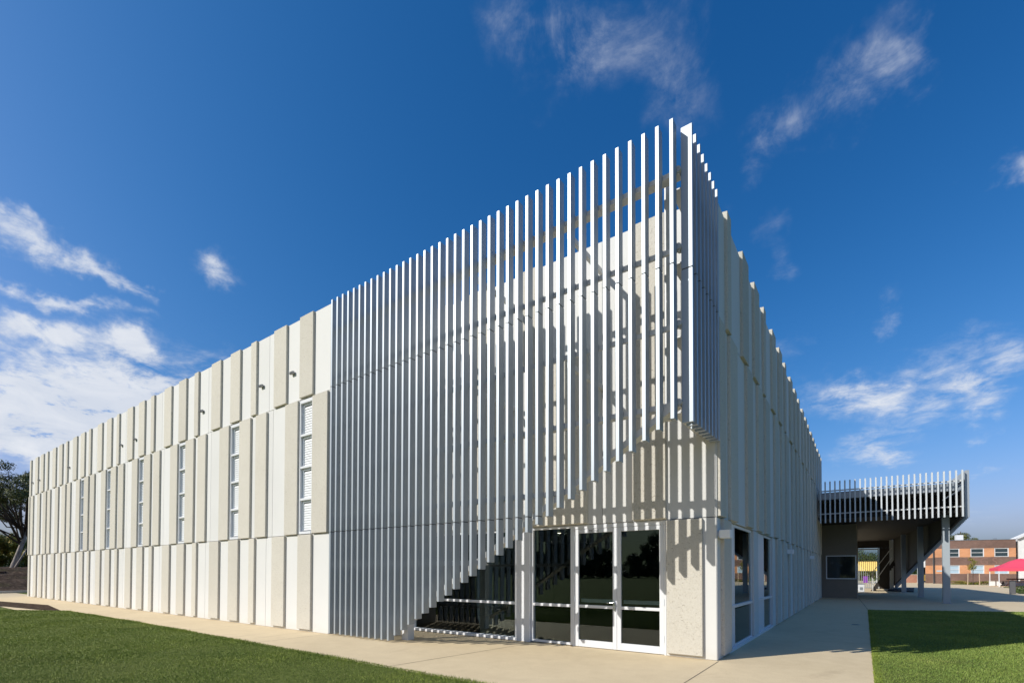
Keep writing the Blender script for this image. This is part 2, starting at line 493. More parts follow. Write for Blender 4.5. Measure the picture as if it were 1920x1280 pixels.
# dark room behind the glass
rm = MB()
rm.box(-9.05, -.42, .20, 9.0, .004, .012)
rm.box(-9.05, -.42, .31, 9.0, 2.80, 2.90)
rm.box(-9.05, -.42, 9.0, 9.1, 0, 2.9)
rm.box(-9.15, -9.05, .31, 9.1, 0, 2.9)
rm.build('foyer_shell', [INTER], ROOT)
cd = MB(); cd.tube([(-5.656, 3.84, 2.795), (-5.656, 3.84, 2.785)], .05, 12)
cd.build('downlight', emit('lit downlight', (1, .85, .6), 6), ROOT)

# ---- fin screen (part of the hall), its fins, rails and post are sub-parts
yS, FD, FW, PITCH = -1.90, .160, .059, .2242
def zcut(x): return 4.0+.594*x
scr = MB()
def shelf(m, x0, x1, z):
    m.box(x0, x1, yS+FD+.045, yS+FD+.085, z-.04, z+.04)
    if z > 7 or z < 4.5: m.box(x0, x1, yS+FD+.086, yS+FD+.20, z-.04, z-.02)
for z in (7.81, 6.60, 5.40, 4.18): shelf(scr, -8.98, -.12, z)
for z in (3.0, 1.77, .55):
    xe = (z-4.0)/.594-.30
    shelf(scr, -8.98, xe, z)
screen = scr.build('fin_screen', RAILM, ROOT)
dg = MB(); dg.beam((-7.0, yS+FD+.065, zcut(-7.0)+.30), (-.14, yS+FD+.065, zcut(-.14)+.30), .04, .10); dg.beam((-7.0, yS+FD+.16, zcut(-7.0)+.262), (-.14, yS+FD+.16, zcut(-.14)+.262), .14, .02); dg.build('diagonal_rail', RAILM, screen)
for z in (7.81, 6.60, 5.40, 4.18):
    s = MB(); s.box(-.135, -.095, yS+FD+.34, .005, z-.049, z+.049); s.box(-.35, -.136, yS+FD+.34, .004, z-.049, z-.031)
    s.tube([(-.14, yS+FD+.03, z+.03), (-.14, yS+FD+.16, z+.03)], .05, 10)
    s.build('side_rail', RAILM, screen)
def fin(x0, x1, y0, y1, zb, zt, cl=()):
    m = MB()
    for z in cl: m.box(x0+.009, x1-.009, y1+.0005, y1+.044, z-.05, z+.05)
    cuts = [zb] + [z for z in (Z2, Z1) if zb+.05 < z < zt] + [zt]
    for i in range(len(cuts)-1):
        a = cuts[i]+(.008 if i else 0); b = cuts[i+1]-(.008 if i < len(cuts)-2 else 0)
        m.box(x0, x1, y0, y1, a, b)
    for i in range(1, len(cuts)-1):
        m.box(x0+.008, x1-.008, y0+.008, y1-.008, cuts[i]-.03, cuts[i]+.03, 1)
    return m.build('fin', [FIN, DARKMETAL], screen, bevel=.003)
for i in range(40):
    x = -.205-PITCH*i
    fin(x, x+FW, yS, yS+FD, max(.045, zcut(x+.01)+.02), H, [z for z in (7.81, 6.60, 5.40, 4.18, 3.0, 1.77, .55) if z > zcut(x)+.15])
for i in range(8):
    y = -1.66+.2236*i
    fin(-.105, .068, y, y+FW, 3.885+.008*i, H)
for x, zb in ((-6.78, .0), (-.46, 4.05)):
    p = MB(); p.box(x, x+.20 if x < -1 else x+.09, yS+FD+.335, yS+FD+.53 if x < -1 else yS+FD+.43, zb, 7.9)
    p.build('screen_post', FRAME if x < -1 else RAILM, screen, bevel=.004)
for x, z in ((-2.3, 7.81), (-4.6, 7.81), (-6.9, 7.81), (-2.3, 5.40), (-4.6, 5.40), (-6.9, 5.40), (-6.9, 3.0)):
    o = MB(); o.box(x, x+.07, yS+FD+.335, -.002, z-.05, z+.05); o.build('outrigger', RAILM, screen)

# ---- fittings fixed to the walls
def floodlight(x, z, label):
    t = empty('wall_floodlight', (x, yL, z), label, 'floodlight', 0, 'floodlights high on the long wall')
    m = MB(); m.box(-.04, .04, -.0235, .0, -.03, .03)
    m.build('bracket', DARKMETAL, t, False)
    m = MB(); m.hexa([(-.085,-.085,-.04),(.085,-.085,-.04),(.085,-.024,-.035),(-.085,-.024,-.035),(-.085,-.080,.035),(.085,-.080,.035),(.085,-.024,.04),(-.085,-.024,.04)])
    m.build('housing', plain('mid grey fixture', (.34,.34,.33), .5), t, False, .006)
    m = MB(); m.box(-.07, .07, -.091, -.0865, -.03, .025); m.build('lens', DARKMETAL, t, False)
for x, l in ((-10.84, 'small dark floodlight on the top tier beside the second beige rib from the fin screen'),
             (-12.52, 'small dark floodlight on the top tier, second one out from the fin screen'),
             (-16.53, 'small floodlight alone between the second and third louvre windows from the fin screen'),
             (-22.86, 'right hand floodlight of the close pair at mid length of the long wall'),
             (-24.53, 'left hand floodlight of the close pair at mid length of the long wall'),
             (-32.54, 'lone floodlight near the far quarter of the long wall, top tier'),
             (-38.85, 'second last floodlight before the far left end of the long wall'),
             (-40.48, 'very last floodlight at the far left end of the long wall')):
    floodlight(x, 7.08, l)
def side_lamp(y, label):
    t = empty('wall_lamp', (0, y, 2.28), label, 'wall lamp', 0, 'white box lamps along the shaded flank')
    m = MB(); m.box(.001, .03, -.05, .05, -.05, .05); m.build('backplate', FRAME_GREY, t, False)
    m = MB(); m.box(.031, .22, -.10, .10, -.075, .075); m.build('lamp_body', LAMPW, t, False, .006)
    m = MB(); m.box(.05, .20, -.08, .08, -.079, -.0755); m.build('diffuser', FRAME_GREY, t, False)
side_lamp(.14, 'white box wall lamp nearest the building corner, left of the first flank window')
side_lamp(9.45, 'white box wall lamp half way along the shaded flank wall')
side_lamp(17.5, 'white box wall lamp farthest along the shaded flank near the canopy')
# ------------------------------------------------------------------ ground
def sheet(name, polys, z, mat):
    m = MB()
    for p in polys: m.add([(x, y, z) for x, y in p], [tuple(range(len(p)))])
    o = m.build(name, mat, None, recalc=False)
    return tag(o, kind='structure')
sheet('ground', [[(-400,-300),(400,-300),(400,500),(-400,500)]], -.02, m_grass_ground())
sheet('path', [[(-52,-4.6),(-24,-4.6),(-2,-4.6),(-2,-30),(2.31,-30),(2.31,15.6),(30,28.2),(30,92),(-6,92),(-6,30),(-.5,26),(-.5,.4),(-42,.4),(-42,-1.2),(-52,-1.2)]], 0, PATH)
LAWN_L = [(-24.2,-3.62),(-16.5,-3.60),(-8.8,-3.74),(-2.0,-3.84),(-2.0,-30),(-60,-30),(-60,-8),(-27.2,-5.0)]
LAWN_R = [(2.32,-30),(30,-30),(30,27.9),(2.32,15.55)]
sheet('lawn', [LAWN_L], .012, TURF)
sheet('lawn', [LAWN_R], .012, TURF)
# control joints sawn in the concrete
jm = MB()
JC = plain('dark saw cut joint', (.12,.095,.065), .95)
def joint(a, b, w=.012):
    a = Vector((*a, .003)); b = Vector((*b, .003)); d = (b-a).normalized(); s = Vector((-d.y, d.x, 0))*w/2
    jm.add([a-s, b-s, b+s, a+s], [(0,1,2,3)])
joint((.03,-.06), (.05,-4.4)); joint((-4.45,-3.8), (-3.95,-.05)); joint((-9.1,-3.7), (-9.1,-1.9))
for x in (-13.1,-17.1,-21.1,-25.1,-29.1): joint((x,-3.6), (x,-1.85), .008)
for y in (4.0, 8.2, 12.4, 16.6, 20.8): joint((.08, y), (2.3, y), .009)
joint((2.31,15.6), (1.9, 26), .02)
joint((.06,-4.4), (2.3,-4.4))
o = jm.build('path_joint', JC, None); tag(o, kind='structure')

DR = empty('floor_drain', (1.95, 8.6, 0), 'small round dark drain cover set in the shaded path', 'drain cover')
m = MB(); m.tube([(1.95,8.6,.001),(1.95,8.6,.006)], .09, 16); m.build('cover', DARKMETAL, DR)
m = MB(); m.tube([(1.95,8.6,.0005),(1.95,8.6,.004)], .115, 16); m.build('rim', GALV, DR)
# grass blades, one mass
rng = np.random.default_rng(3)
def inside(P, poly):
    c = np.zeros(len(P), bool); j = len(poly)-1
    for i in range(len(poly)):
        xi, yi = poly[i]; xj, yj = poly[j]
        k = ((yi > P[:,1]) != (yj > P[:,1])) & (P[:,0] < (xj-xi)*(P[:,1]-yi)/(yj-yi+1e-12)+xi)
        c ^= k; j = i
    return c
def blades(name, poly, bounds, n, hmin, hmax, label, mat, z=.010, focus=None, wmul=1.0):
    x0, x1, y0, y1 = bounds
    P = np.stack([rng.uniform(x0, x1, n), rng.uniform(y0, y1, n)], 1)
    P = P[inside(P, poly)]
    cam = np.array([2.19, -9.08]); d = np.linalg.norm(P-cam, axis=1)
    keep = rng.uniform(0, 1, len(P)) < np.clip((11/d)**1.3, .10, 1)
    P, d = P[keep], d[keep]
    n = len(P)
    a = rng.uniform(0, 2*np.pi, n); h = rng.uniform(hmin, hmax, n)
    h *= .75 + .5*(np.sin(P[:,0]*1.7+np.sin(P[:,1]*2.3))*.5+.5)
    w = np.clip(.0032*(d/8), .0035, .012)*wmul
    lean = rng.uniform(.1, .9, n)*h; la = rng.uniform(0, 2*np.pi, n)
    V = np.empty((n, 3, 3))
    V[:,0,:2] = P + np.stack([np.cos(a), np.sin(a)], 1)*w[:,None]; V[:,0,2] = z
    V[:,1,:2] = P - np.stack([np.cos(a), np.sin(a)], 1)*w[:,None]; V[:,1,2] = z
    V[:,2,:2] = P + np.stack([np.cos(la), np.sin(la)], 1)*lean[:,None]; V[:,2,2] = z+h
    me = bpy.data.meshes.new(name)
    me.vertices.add(3*n); me.vertices.foreach_set('co', V.reshape(-1).astype(np.float32))
    me.loops.add(3*n); me.loops.foreach_set('vertex_index', np.arange(3*n, dtype=np.int32))
    me.polygons.add(n); me.polygons.foreach_set('loop_start', np.arange(0, 3*n, 3, dtype=np.int32)); me.polygons.foreach_set('loop_total', np.full(n, 3, np.int32))
    me.materials.append(mat); me.update(calc_edges=True)
    o = bpy.data.objects.new(name, me); COL.objects.link(o)
    return tag(o, label, 'grass', None, 'stuff')
blades('grass', LAWN_L, (-40, -2.0, -10.5, -3.6), 700000, .010, .027, 'mown green grass left of the tan concrete path', BLADE)
EDGE = [(-24.0,-3.50),(-16.5,-3.48),(-8.8,-3.62),(-2.0,-3.72),(-2.0,-3.95),(-8.8,-3.85),(-16.5,-3.7),(-24.2,-3.75)]
blades('grass', EDGE, (-24.2, -2.0, -4.0, -3.4), 60000, .015, .05, 'ragged grass fringe along the tan path edge', BLADE, z=.0)
blades('grass', [(2.295,-3),(2.40,-3),(2.40,15.5),(2.295,15.5)], (2.295, 2.40, -3, 15.5), 16000, .012, .05, 'ragged grass fringe along the shaded path edge', BLADE, z=.0)
blades('grass', LAWN_R, (2.32, 13, -2.5, 21), 900000, .010, .034, 'mown green grass right of the shaded path', m_grass_blade('lush grass blade', (.15,.22,.048), (.225,.305,.07), (.34,.36,.12)))

# ------------------------------------------------------------------ raised block with fin screen at the far end
CB = empty('walkway_block', (5.5, 23.0, 0), 'dark raised block on grey steel columns behind a short band of silver fins', 'building')
FIN2 = plain('pale grey powder coated fin', (.60,.63,.64), .45, .05, .4, .04)
def skew(t): return (6.12 - 1.72*t, 21.75 + 25.3*t)         # inner line of the east screen
P0, P1 = skew(0), skew(1)
def quadprism(mb, pts, z0, z1, mi=0):
    n = len(pts)
    vs = [(x, y, z0) for x, y in pts]+[(x, y, z1) for x, y in pts]
    mb.add(vs, [tuple(range(n))[::-1], tuple(range(n, 2*n))]+[(i,(i+1)%n,n+(i+1)%n,n+i) for i in range(n)], mi)
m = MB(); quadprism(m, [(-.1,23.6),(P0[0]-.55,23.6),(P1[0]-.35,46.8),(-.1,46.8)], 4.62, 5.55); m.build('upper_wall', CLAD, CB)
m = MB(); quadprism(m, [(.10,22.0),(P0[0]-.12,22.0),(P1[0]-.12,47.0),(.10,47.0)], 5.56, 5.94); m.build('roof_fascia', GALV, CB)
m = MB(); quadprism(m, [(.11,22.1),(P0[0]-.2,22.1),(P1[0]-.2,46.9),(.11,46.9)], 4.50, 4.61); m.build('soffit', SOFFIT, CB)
m = MB()
for z in (5.98, 4.74): m.box(.10, 6.2, 21.66, 21.73, z-.03, z+.03)
scr2 = m.build('fin_screen', RAILM, CB)
for i in range(27):
    x = .215 + i*.2252
    m = MB(); m.box(x, x+.066, 21.5, 21.645, 4.24, 6.47); m.build('fin', FIN2, scr2, bevel=.003)
m = MB()
for z in (5.98, 4.74): m.beam((6.17, 21.75, z), (P1[0]+.05, P1[1], z), .07, .06)
m.beam((6.10, 21.75, 4.40), (P1[0]-.02, P1[1], .32), .07, .14)
m.build('side_rail', CLAD, scr2)
NF = 96
for i in range(NF):
    t = i/(NF-1); x, y = skew(t)
    zb = max(.08, 4.22-4.18*t)
    if i <= 14: m = MB()
    m.box(x+.10, x+.255, y, y+.055, zb, 6.47 if t < .985 else 6.0)
    if i < 14: m.build('fin', FIN, scr2)
m.build('fin', FIN, scr2)['kind'] = 'stuff'
for x, y in ((5.62,23.08),(5.15,30.3),(4.71,38.2),(4.26,46.1)):
    m = MB(); m.box(x-.145, x+.145, y-.145, y+.145, .012, 4.49); m.box(x-.20, x+.20, y-.20, y+.20, .001, .011)
    m.build('column', COLUMN, CB, bevel=.006)
# stair handrail and stair flight under the block
m = MB()
m.beam((2.75,40,.55),(4.05,40,2.75), .05, .05); m.beam((2.75,40,1.55),(4.05,40,3.55), .05, .05); m.beam((2.75,40,.0),(2.75,40,1.58), .05, .05)
m.build('handrail', RAILM, CB)
m = MB()
for k in range(12):
    m.box(2.85+k*.115, 2.99+k*.115, 40.2, 42.0, k*.19, k*.19+.22)
m.hexa([(2.6,40.1,.0),(2.9,40.1,0),(2.9,40.16,0),(2.6,40.16,0),(4.2,40.1,2.6),(4.2,40.1,2.2),(4.2,40.16,2.2),(4.2,40.16,2.6)])
m.build('stair_flight', CLAD, CB)

m = MB(); n0, n1 = skew(.012), skew(1)
for zt0, zb0, zt1, zb1 in ((5.54, 4.20, 5.54, .30),):
    m.hexa([(n0[0]-.02,n0[1],zb0),(n0[0]+.06,n0[1],zb0),(n1[0]+.06,n1[1],zb1),(n1[0]-.02,n1[1],zb1),(n0[0]-.02,n0[1],zt0),(n0[0]+.06,n0[1],zt0),(n1[0]+.06,n1[1],zt1),(n1[0]-.02,n1[1],zt1)])
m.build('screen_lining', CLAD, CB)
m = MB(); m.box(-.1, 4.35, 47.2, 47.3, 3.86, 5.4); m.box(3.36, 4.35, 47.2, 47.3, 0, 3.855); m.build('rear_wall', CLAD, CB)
EW = empty('plant_room', (.9, 26.1, 0), 'dark vertically clad room with one wide window under the raised block', 'building')
m = MB(); m.box(-.15, 1.82, 26.1, 31.0, .0, 4.49); m.box(-.15, .02, 25.72, 26.08, .0, 4.49)
for k in range(12): m.box(-.14+k*.165, -.12+k*.165, 26.085, 26.0995, .02, 4.48)
m.build('clad_wall', plain('grey brown vertical cladding', (.21,.19,.155), .7), EW)
m = MB(); m.box(.22,.28,26.03,26.098,1.15,2.60); m.box(1.74,1.80,26.03,26.098,1.15,2.60); m.box(.281,1.739,26.03,26.098,2.54,2.60); m.box(.281,1.739,26.03,26.098,1.15,1.21)
wf = m.build('window_frame', FRAME_GREY, EW)
m = MB(); m.box(.26,1.76,26.06,26.08,1.19,2.56); m.build('glass_pane', plain('black reflective glass', (.012,.018,.022), .04, 0, .8, .02), wf)

GF = empty('bar_gate', (2.4, 47.1, 0), 'tall gate of pale vertical bars closing the passage under the raised block', 'gate')
m = MB(); m.box(1.7,3.25,47.07,47.13,3.70,3.80); m.box(1.7,3.25,47.07,47.13,.08,.16); m.box(1.7,3.25,47.08,47.12,2.55,2.60); m.box(1.66,1.72,47.06,47.14,0,3.85); m.box(3.25,3.33,47.06,47.14,0,3.85)
m.build('gate_frame', GALV, GF)
m = MB()
for k in range(10): m.box(1.78+k*.155, 1.822+k*.155, 47.085, 47.115, .161, 3.699)
m.build('bars', GALV, GF)

BN = empty('litter_bin', (1.98, 36.2, 0), 'pale grey square bin beside the clad room', 'bin')
m = MB(); m.box(1.78,2.18,36.0,36.4,.03,.62); m.build('bin_body', FRAME, BN, bevel=.015)
m = MB(); m.box(1.76,2.20,35.98,36.42,.622,.70); m.build('bin_lid', GALV, BN, bevel=.015)
m = MB(); m.box(1.88,2.08,35.985,35.998,.2,.42); m.build('bin_panel', GALV, BN)

MT = empty('dark_tray', (4.6, 42, 0), 'low black tray on the paving between the columns', 'planter')
m = MB(); m.hexa([(3.75,40.5,.003),(5.35,38.9,.003),(6.1,50.0,.003),(4.1,47.5,.003),(3.75,40.5,.08),(5.35,38.9,.08),(6.1,50,.08),(4.1,47.5,.08)])  # low black box covering a dark area of the paving
m.build('tray', plain('matt black', (.012,.012,.014), .8), MT)

# ------------------------------------------------------------------ school building and things around the court
BK = empty('brick_building', (9.97, 76.5, 0), 'two storey school building in dark brick and orange brick bands with white framed windows', 'building', math.atan2(1.6, 8.49))
DB = m_brick('dark red brick', (.165,.09,.068), (.21,.115,.088), (.22,.18,.15))
OB = m_brick('orange brick', (.62,.27,.12), (.68,.32,.16), (.60,.36,.22))
LW = 8.62
for nm, z0, z1, mt in (('plinth_wall',0,1.34,DB),('orange_wall',1.34,2.49,OB),('dark_wall',2.49,3.57,DB),('orange_wall',3.57,4.72,OB),('parapet_wall',4.72,5.82,DB)):
    m = MB()
    wins = [(1.50,2.86),(4.00,5.42),(6.46,7.92)] if mt is OB else []
    a = 0
    for w0, w1 in wins+[(LW, LW)]:
        m.box(a, w0, 0, .25, z0, z1); a = w1
    m.box(0, LW, 3.0, 3.2, z0, z1)
    m.build(nm, mt, BK, False)
box('coping', GALV, BK, -.05, LW+.03, -.05, 3.2, 5.822, 5.87, 0, False)
box('roof', DARKMETAL, BK, 0, LW, .26, 2.99, 5.5, 5.6, 0, False)
DG = plain('dark window glass', (.035,.055,.065), .08, 0, .8, .3, .8); LB = plain('pale blue blind behind glass', (.42,.55,.64), .35, 0, .6, .08)
for z0, z1, gm in ((3.59,4.71,DG),(1.36,2.48,LB)):
    for w0, w1 in ((1.50,2.86),(4.00,5.42),(6.46,7.92)):
        m = MB(); t = .10
        m.box(w0+.003,w0+t,.02,.14,z0,z1); m.box(w1-t,w1-.003,.02,.14,z0,z1); m.box(w0+t,w1-t,.02,.14,z1-.07,z1); m.box(w0+t,w1-t,.02,.14,z0,z0+.07)
        m.box(w0+t,w1-t,.03,.13,(z0+z1)/2-.03,(z0+z1)/2+.03)
        f = m.build('window_frame', FRAME, BK, False)
        m = MB(); m.box(w0+t-.02,w1-t+.02,.08,.10,z0+.05,z1-.05); m.build('glass_pane', gm, f, False)
box('downpipe', DARKMETAL, BK, -.02, .10, -.12, -.003, 0, 5.3, 0, False)
m = MB(); m.box(1.05,1.35,-.30,-.003,.05,4.9); m.build('flue', FRAME, BK, False)
m = MB(); m.box(.35,1.25,-.03,-.004,1.62,1.80); m.build('name_board', LB, BK, False)
m = MB(); m.box(3.6,4.35,3.3,4.0,5.3,6.75); m.build('rooftop_box', FRAME, BK, False)
m = MB(); m.tube([(6.9,1,5.4),(6.9,1,6.02)], .04, 6); m.tube([(6.7,1,6.02),(7.1,1,6.02)], .07, 6); m.build('roof_vent', GALV, BK, False)
for txt, x in (('G', 4.95), ('S', 6.2)):
    text_mesh('wall_letter', txt, 1.25, plain('faded pale wall lettering', (.25,.145,.115), .9), BK, (x, -.006, 2.58), (R(90),0,0))

GB = empty('gabled_hall', (20.4, 78.6, 0), 'white rendered gabled building beyond the red brick end wall', 'building', math.atan2(1.6, 8.49))
WR = plain('white rendered wall', (.70,.70,.69), .8)
m = MB(); pts = [(-1.70,0),(8,0),(8,5.9),(3,8.4),(-1.70,5.95)]
n = 5; vs = [(x,0,z) for x,z in pts]+[(x,2.6,z) for x,z in pts]
m.add(vs, [tuple(range(n)), tuple(range(n,2*n))]+[(i,(i+1)%n,n+(i+1)%n,n+i) for i in range(n)]); m.build('gable_wall', WR, GB, False)
m = MB(); m.beam((-1.9,-.15,5.92),(3,-.15,8.5),.3,.16); m.beam((3,-.15,8.5),(8.4,-.15,5.8),.3,.16); m.build('barge_board', FRAME, GB, False)
box('plinth', DB, GB, -1.6, 8, -.06, -.003, 0, .75, 0, False)

AN = empty('white_annex', (10.4, 87, 0), 'white walled annex over a dark entry left of the brick building', 'building')
m = MB(); m.hexa([(9.2,87,2.3),(11.2,87,2.3),(11.2,90,2.3),(9.2,90,2.3),(9.2,87,5.3),(10.7,87,5.3),(10.7,90,5.3),(9.2,90,5.3)]); m.build('upper_wall', WR, AN)
box('entry_recess', CLAD, AN, 9.6, 11.3, 88.2, 89, 0, 2.295)
m = MB()
for k in range(5): m.box(9.65, 10.8, 87.0+k*.02, 87.08+k*.02, .25+k*.19, .34+k*.19)
m.box(9.66,9.72,86.95,86.995,0,2.25); m.box(10.74,10.80,86.95,86.995,0,1.3)
m.build('yellow_slats', plain('yellow timber slats', (.65,.40,.07), .6), AN)

# gazebo with its red canopy
GZ = empty('gazebo', (16.2, 64, 0), 'pink red pop up gazebo with thin white legs beside the court', 'gazebo')
m = MB(); zc, zp = 1.98, 3.05
x0, x1, y0, y1 = 14.05, 18.9, 61.9, 66.6; cx, cy = 16.2, 64.2
K = 6
prof = [(1.0, zc), (.82, zc+.16), (.60, zc+.42), (.36, zc+.78), (.12, zc+1.02), (0.0, zp)]
ring = []
for s, z in prof:
    ring.append([(cx+(x-cx)*s, cy+(y-cy)*s, z) for x, y in ((x0,y0),(x1,y0),(x1,y1),(x0,y1))])
vs = [p for r in ring for p in r]
fs = [(i*4+k, i*4+(k+1)%4, (i+1)*4+(k+1)%4, (i+1)*4+k) for i in range(len(prof)-1) for k in range(4)]
b = len(vs); vs += [(x,y,zc-.30) for x,y in ((x0,y0),(x1,y0),(x1,y1),(x0,y1))]
fs += [(b+k, b+(k+1)%4, (k+1)%4, k) for k in range(4)]
m.add(vs, fs)
m.build('canopy_cloth', plain('red pink canvas', (.72,.075,.13), .7, 0, .2, .05), GZ)
for x, y in ((x0+.04,y0+.04),(x1-.04,y0+.04),(x1-.04,y1-.04),(x0+.04,y1-.04)):
    m = MB(); m.box(x-.035,x+.035,y-.035,y+.035,.0,zc-.02); m.box(x-.09,x+.09,y-.09,y+.09,.0,.03); m.build('leg', FRAME, GZ)

# table, bollard, sack
PT = empty('picnic_table', (16.4, 66.9, 0), 'timber picnic table with pale crossed legs under the gazebo edge', 'table')
TM = plain('pale timber', (.50,.38,.27), .7); TD = plain('dark timber top', (.09,.06,.05), .7)
m = MB(); m.box(15.6,17.4,66.5,67.3,.72,.86); m.build('tabletop', TD, PT)
for x in (15.75, 17.2):
    m = MB(); m.beam((x-.35,66.4,0),(x+.25,66.5,.72),.09,.09); m.beam((x+.35,66.55,0),(x-.25,66.45,.72),.09,.09); m.build('leg', TM, PT)
m = MB(); m.box(15.5,17.5,66.0,66.25,.42,.47); m.build('bench', TM, PT)
BO = empty('bollard', (11.02, 39.4, 0), 'square dark grey bollard at the edge of the paving', 'bollard')
m = MB(); m.box(10.87,11.17,39.25,39.55,0,.92); m.build('post', plain('dark grey composite', (.10,.10,.105), .6), BO, bevel=.02)
m = MB(); m.box(10.86,11.18,39.24,39.56,.924,.985); m.build('cap', plain('black cap', (.05,.05,.055), .6), BO, bevel=.02)
SK = empty('rubbish_sack', (15.15, 66.3, 0), 'small black sack standing in front of the white wall foot', 'sack')
m = MB(); m.tube([(15.15,66.3,0),(15.12,66.3,.12),(15.15,66.3,.3),(15.18,66.3,.42),(15.12,66.3,.5)], [.16,.22,.2,.1,.05], 9); m.build('sack_body', plain('black plastic', (.02,.02,.022), .4), SK, smooth=True)
WW = empty('garden_wall', (14.6, 67.6, 0), 'low white rendered wall behind the gazebo legs', 'wall')
box('wall_face', WR, WW, 14.2, 19.5, 67.6, 67.8, 0, .52); box('wall_cap', KERB, WW, 14.15, 19.5, 67.56, 67.84, .522, .57)
BW = empty('brick_wall', (7.6, 81, 0), 'low red brick wall under the hedge left of the white annex', 'wall')
box('wall_face', m_brick('red garden brick', (.30,.12,.075), (.36,.15,.095), (.33,.25,.2)), BW, 5.9, 9.2, 81, 81.25, 0, 1.15); box('wall_cap', KERB, BW, 5.85, 9.2, 80.97, 81.28, 1.152, 1.22)
for i, x in enumerate((8.55, 8.95)):
    t = empty('flag_pole', (x, 80.3, 0), 'thin grey pole by the brick wall' if i == 0 else 'thicker white pole by the brick wall', 'pole')
    m = MB(); m.tube([(x,80.3,0),(x,80.3,2.9+i*.3)], .05+.03*i, 8); m.build('shaft', FRAME if i else COLUMN, t)
    m = MB(); m.tube([(x,80.3,0),(x,80.3,.1)], .12, 8); m.build('footing', KERB, t)

# yellow banner and purple frame behind the gate
YB = empty('yellow_awning', (2.5, 70, 0), 'yellow canvas awning seen through the gate bars', 'awning')
YM = plain('yellow canvas', (.80,.56,.16), .7, 0, .2, .05)
m = MB(); m.hexa([(1.3,70,1.7),(3.6,70,1.7),(3.6,71.5,2.9),(1.3,71.5,2.9),(1.3,69.97,1.72),(3.6,69.97,1.72),(3.6,71.5,3.05),(1.3,71.5,3.05)]); m.build('canvas', YM, YB)
for x in (1.35, 3.55):
    m = MB(); m.box(x-.04,x+.04,70.0,70.08,0,1.75); m.build('post', FRAME, YB)
PC = empty('play_frame', (2.3, 69.2, 0), 'purple plastic play seat behind the gate', 'play equipment')
m = MB(); m.box(2.0,2.6,69.0,69.4,.12,.5); m.box(2.0,2.6,69.35,69.45,.5,1.0); m.build('seat', plain('purple plastic', (.20,.03,.34), .5), PC, bevel=.03)
for x in (2.06, 2.54):
    m = MB(); m.box(x-.04,x+.04,69.05,69.35,0,.119); m.build('leg', FRAME, PC)

# ------------------------------------------------------------------ trees
def leaves(name, mat, parent, centers, n, size, world=False, flat=.6):
    """many small leaf faces spread through clumps (cx,cy,cz,rx,ry,rz)"""
    C = np.array(centers); wgt = C[:,3]*C[:,4]*C[:,5]; wgt = wgt**.75; wgt /= wgt.sum()
    idx = rng.choice(len(C), n, p=wgt)
    d = rng.normal(size=(n,3)); d /= np.linalg.norm(d, axis=1)[:,None]
    r = rng.uniform(.25, 1.05, n)**.6
    P = C[idx,:3] + d*r[:,None]*C[idx,3:6]
    nrm = d*np.array([1,1,1.0]) + rng.normal(size=(n,3))*.8 + np.array([0,0,flat]); nrm /= np.linalg.norm(nrm, axis=1)[:,None]
    t = np.cross(nrm, rng.normal(size=(n,3))); t /= np.linalg.norm(t, axis=1)[:,None]+1e-9
    b = np.cross(nrm, t)
    s = rng.uniform(.5, 1.2, n)[:,None]*size
    V = np.stack([P-t*s, P-b*s*.45, P+t*s, P+b*s*.45], 1)
    me = bpy.data.meshes.new(name)
    me.vertices.add(4*n); me.vertices.foreach_set('co', V.reshape(-1).astype(np.float32))
    me.loops.add(4*n); me.loops.foreach_set('vertex_index', np.arange(4*n, dtype=np.int32))
    me.polygons.add(n); me.polygons.foreach_set('loop_start', np.arange(0, 4*n, 4, dtype=np.int32)); me.polygons.foreach_set('loop_total', np.full(n, 4, np.int32))
    me.materials.append(mat); me.update(calc_edges=True)
    o = bpy.data.objects.new(name, me); COL.objects.link(o); o.parent = parent
    return o
LEAF_DARK = m_leaf('dark glossy leaf', (.03,.043,.015), (.085,.105,.034), (.25,.24,.095))
LEAF_OLIVE = m_leaf('olive yellow leaf', (.10,.125,.02), (.23,.23,.04), (.40,.26,.05))
LEAF_MID = m_leaf('mid green leaf', (.022,.045,.010), (.055,.095,.02), (.11,.15,.04))
BARK_PALE = m_bark('pale peeling bark', (.16,.13,.11), (.42,.37,.33)); BARK_DARK = m_bark('dark bark', (.035,.026,.02), (.11,.085,.065))

BT = empty('spreading_tree', (-70.3, 2.0, 1.5), 'big spreading evergreen with a leaning pale trunk past the far end of the hall', 'tree')
m = MB()
m.tube([(-.5,-.2,-.4),(-.15,-.05,.3),(.35,.25,1.9),(.80,.55,3.4),(1.0,.65,4.6)], [.50,.27,.20,.17,.15], 10)
m.tube([(.2,.0,.2),(.75,.3,1.2),(1.5,.7,2.4)], [.13,.08,.06], 8)
m.build('trunk', [BARK_PALE], BT, False, smooth=True)
m = MB(); limbs = []
lr = random.Random(5)
for k in range(30):
    a = lr.uniform(0, 2*math.pi); L = lr.uniform(2.8, 6.2); zt = lr.uniform(5.6, 10.8); z0 = lr.uniform(3.6, 5.0)
    e = (1+math.cos(a)*L*(1-.35*max(0,(zt-7)/4)), math.sin(a)*L*.8, zt)
    mid = (1+math.cos(a)*L*.45, math.sin(a)*L*.4, z0+(zt-z0)*.62)
    zs = lr.uniform(2.6, 4.6); st = (.35+.16*(zs-1.9)*1.5, .25+.11*(zs-1.9)*1.5, zs)
    m.tube([st,(mid[0],mid[1],mid[2]-.5),e], [.09,.06,.02], 6); limbs.append((mid,e))
m.build('branches', [BARK_DARK], BT, False, smooth=True)
cl = []
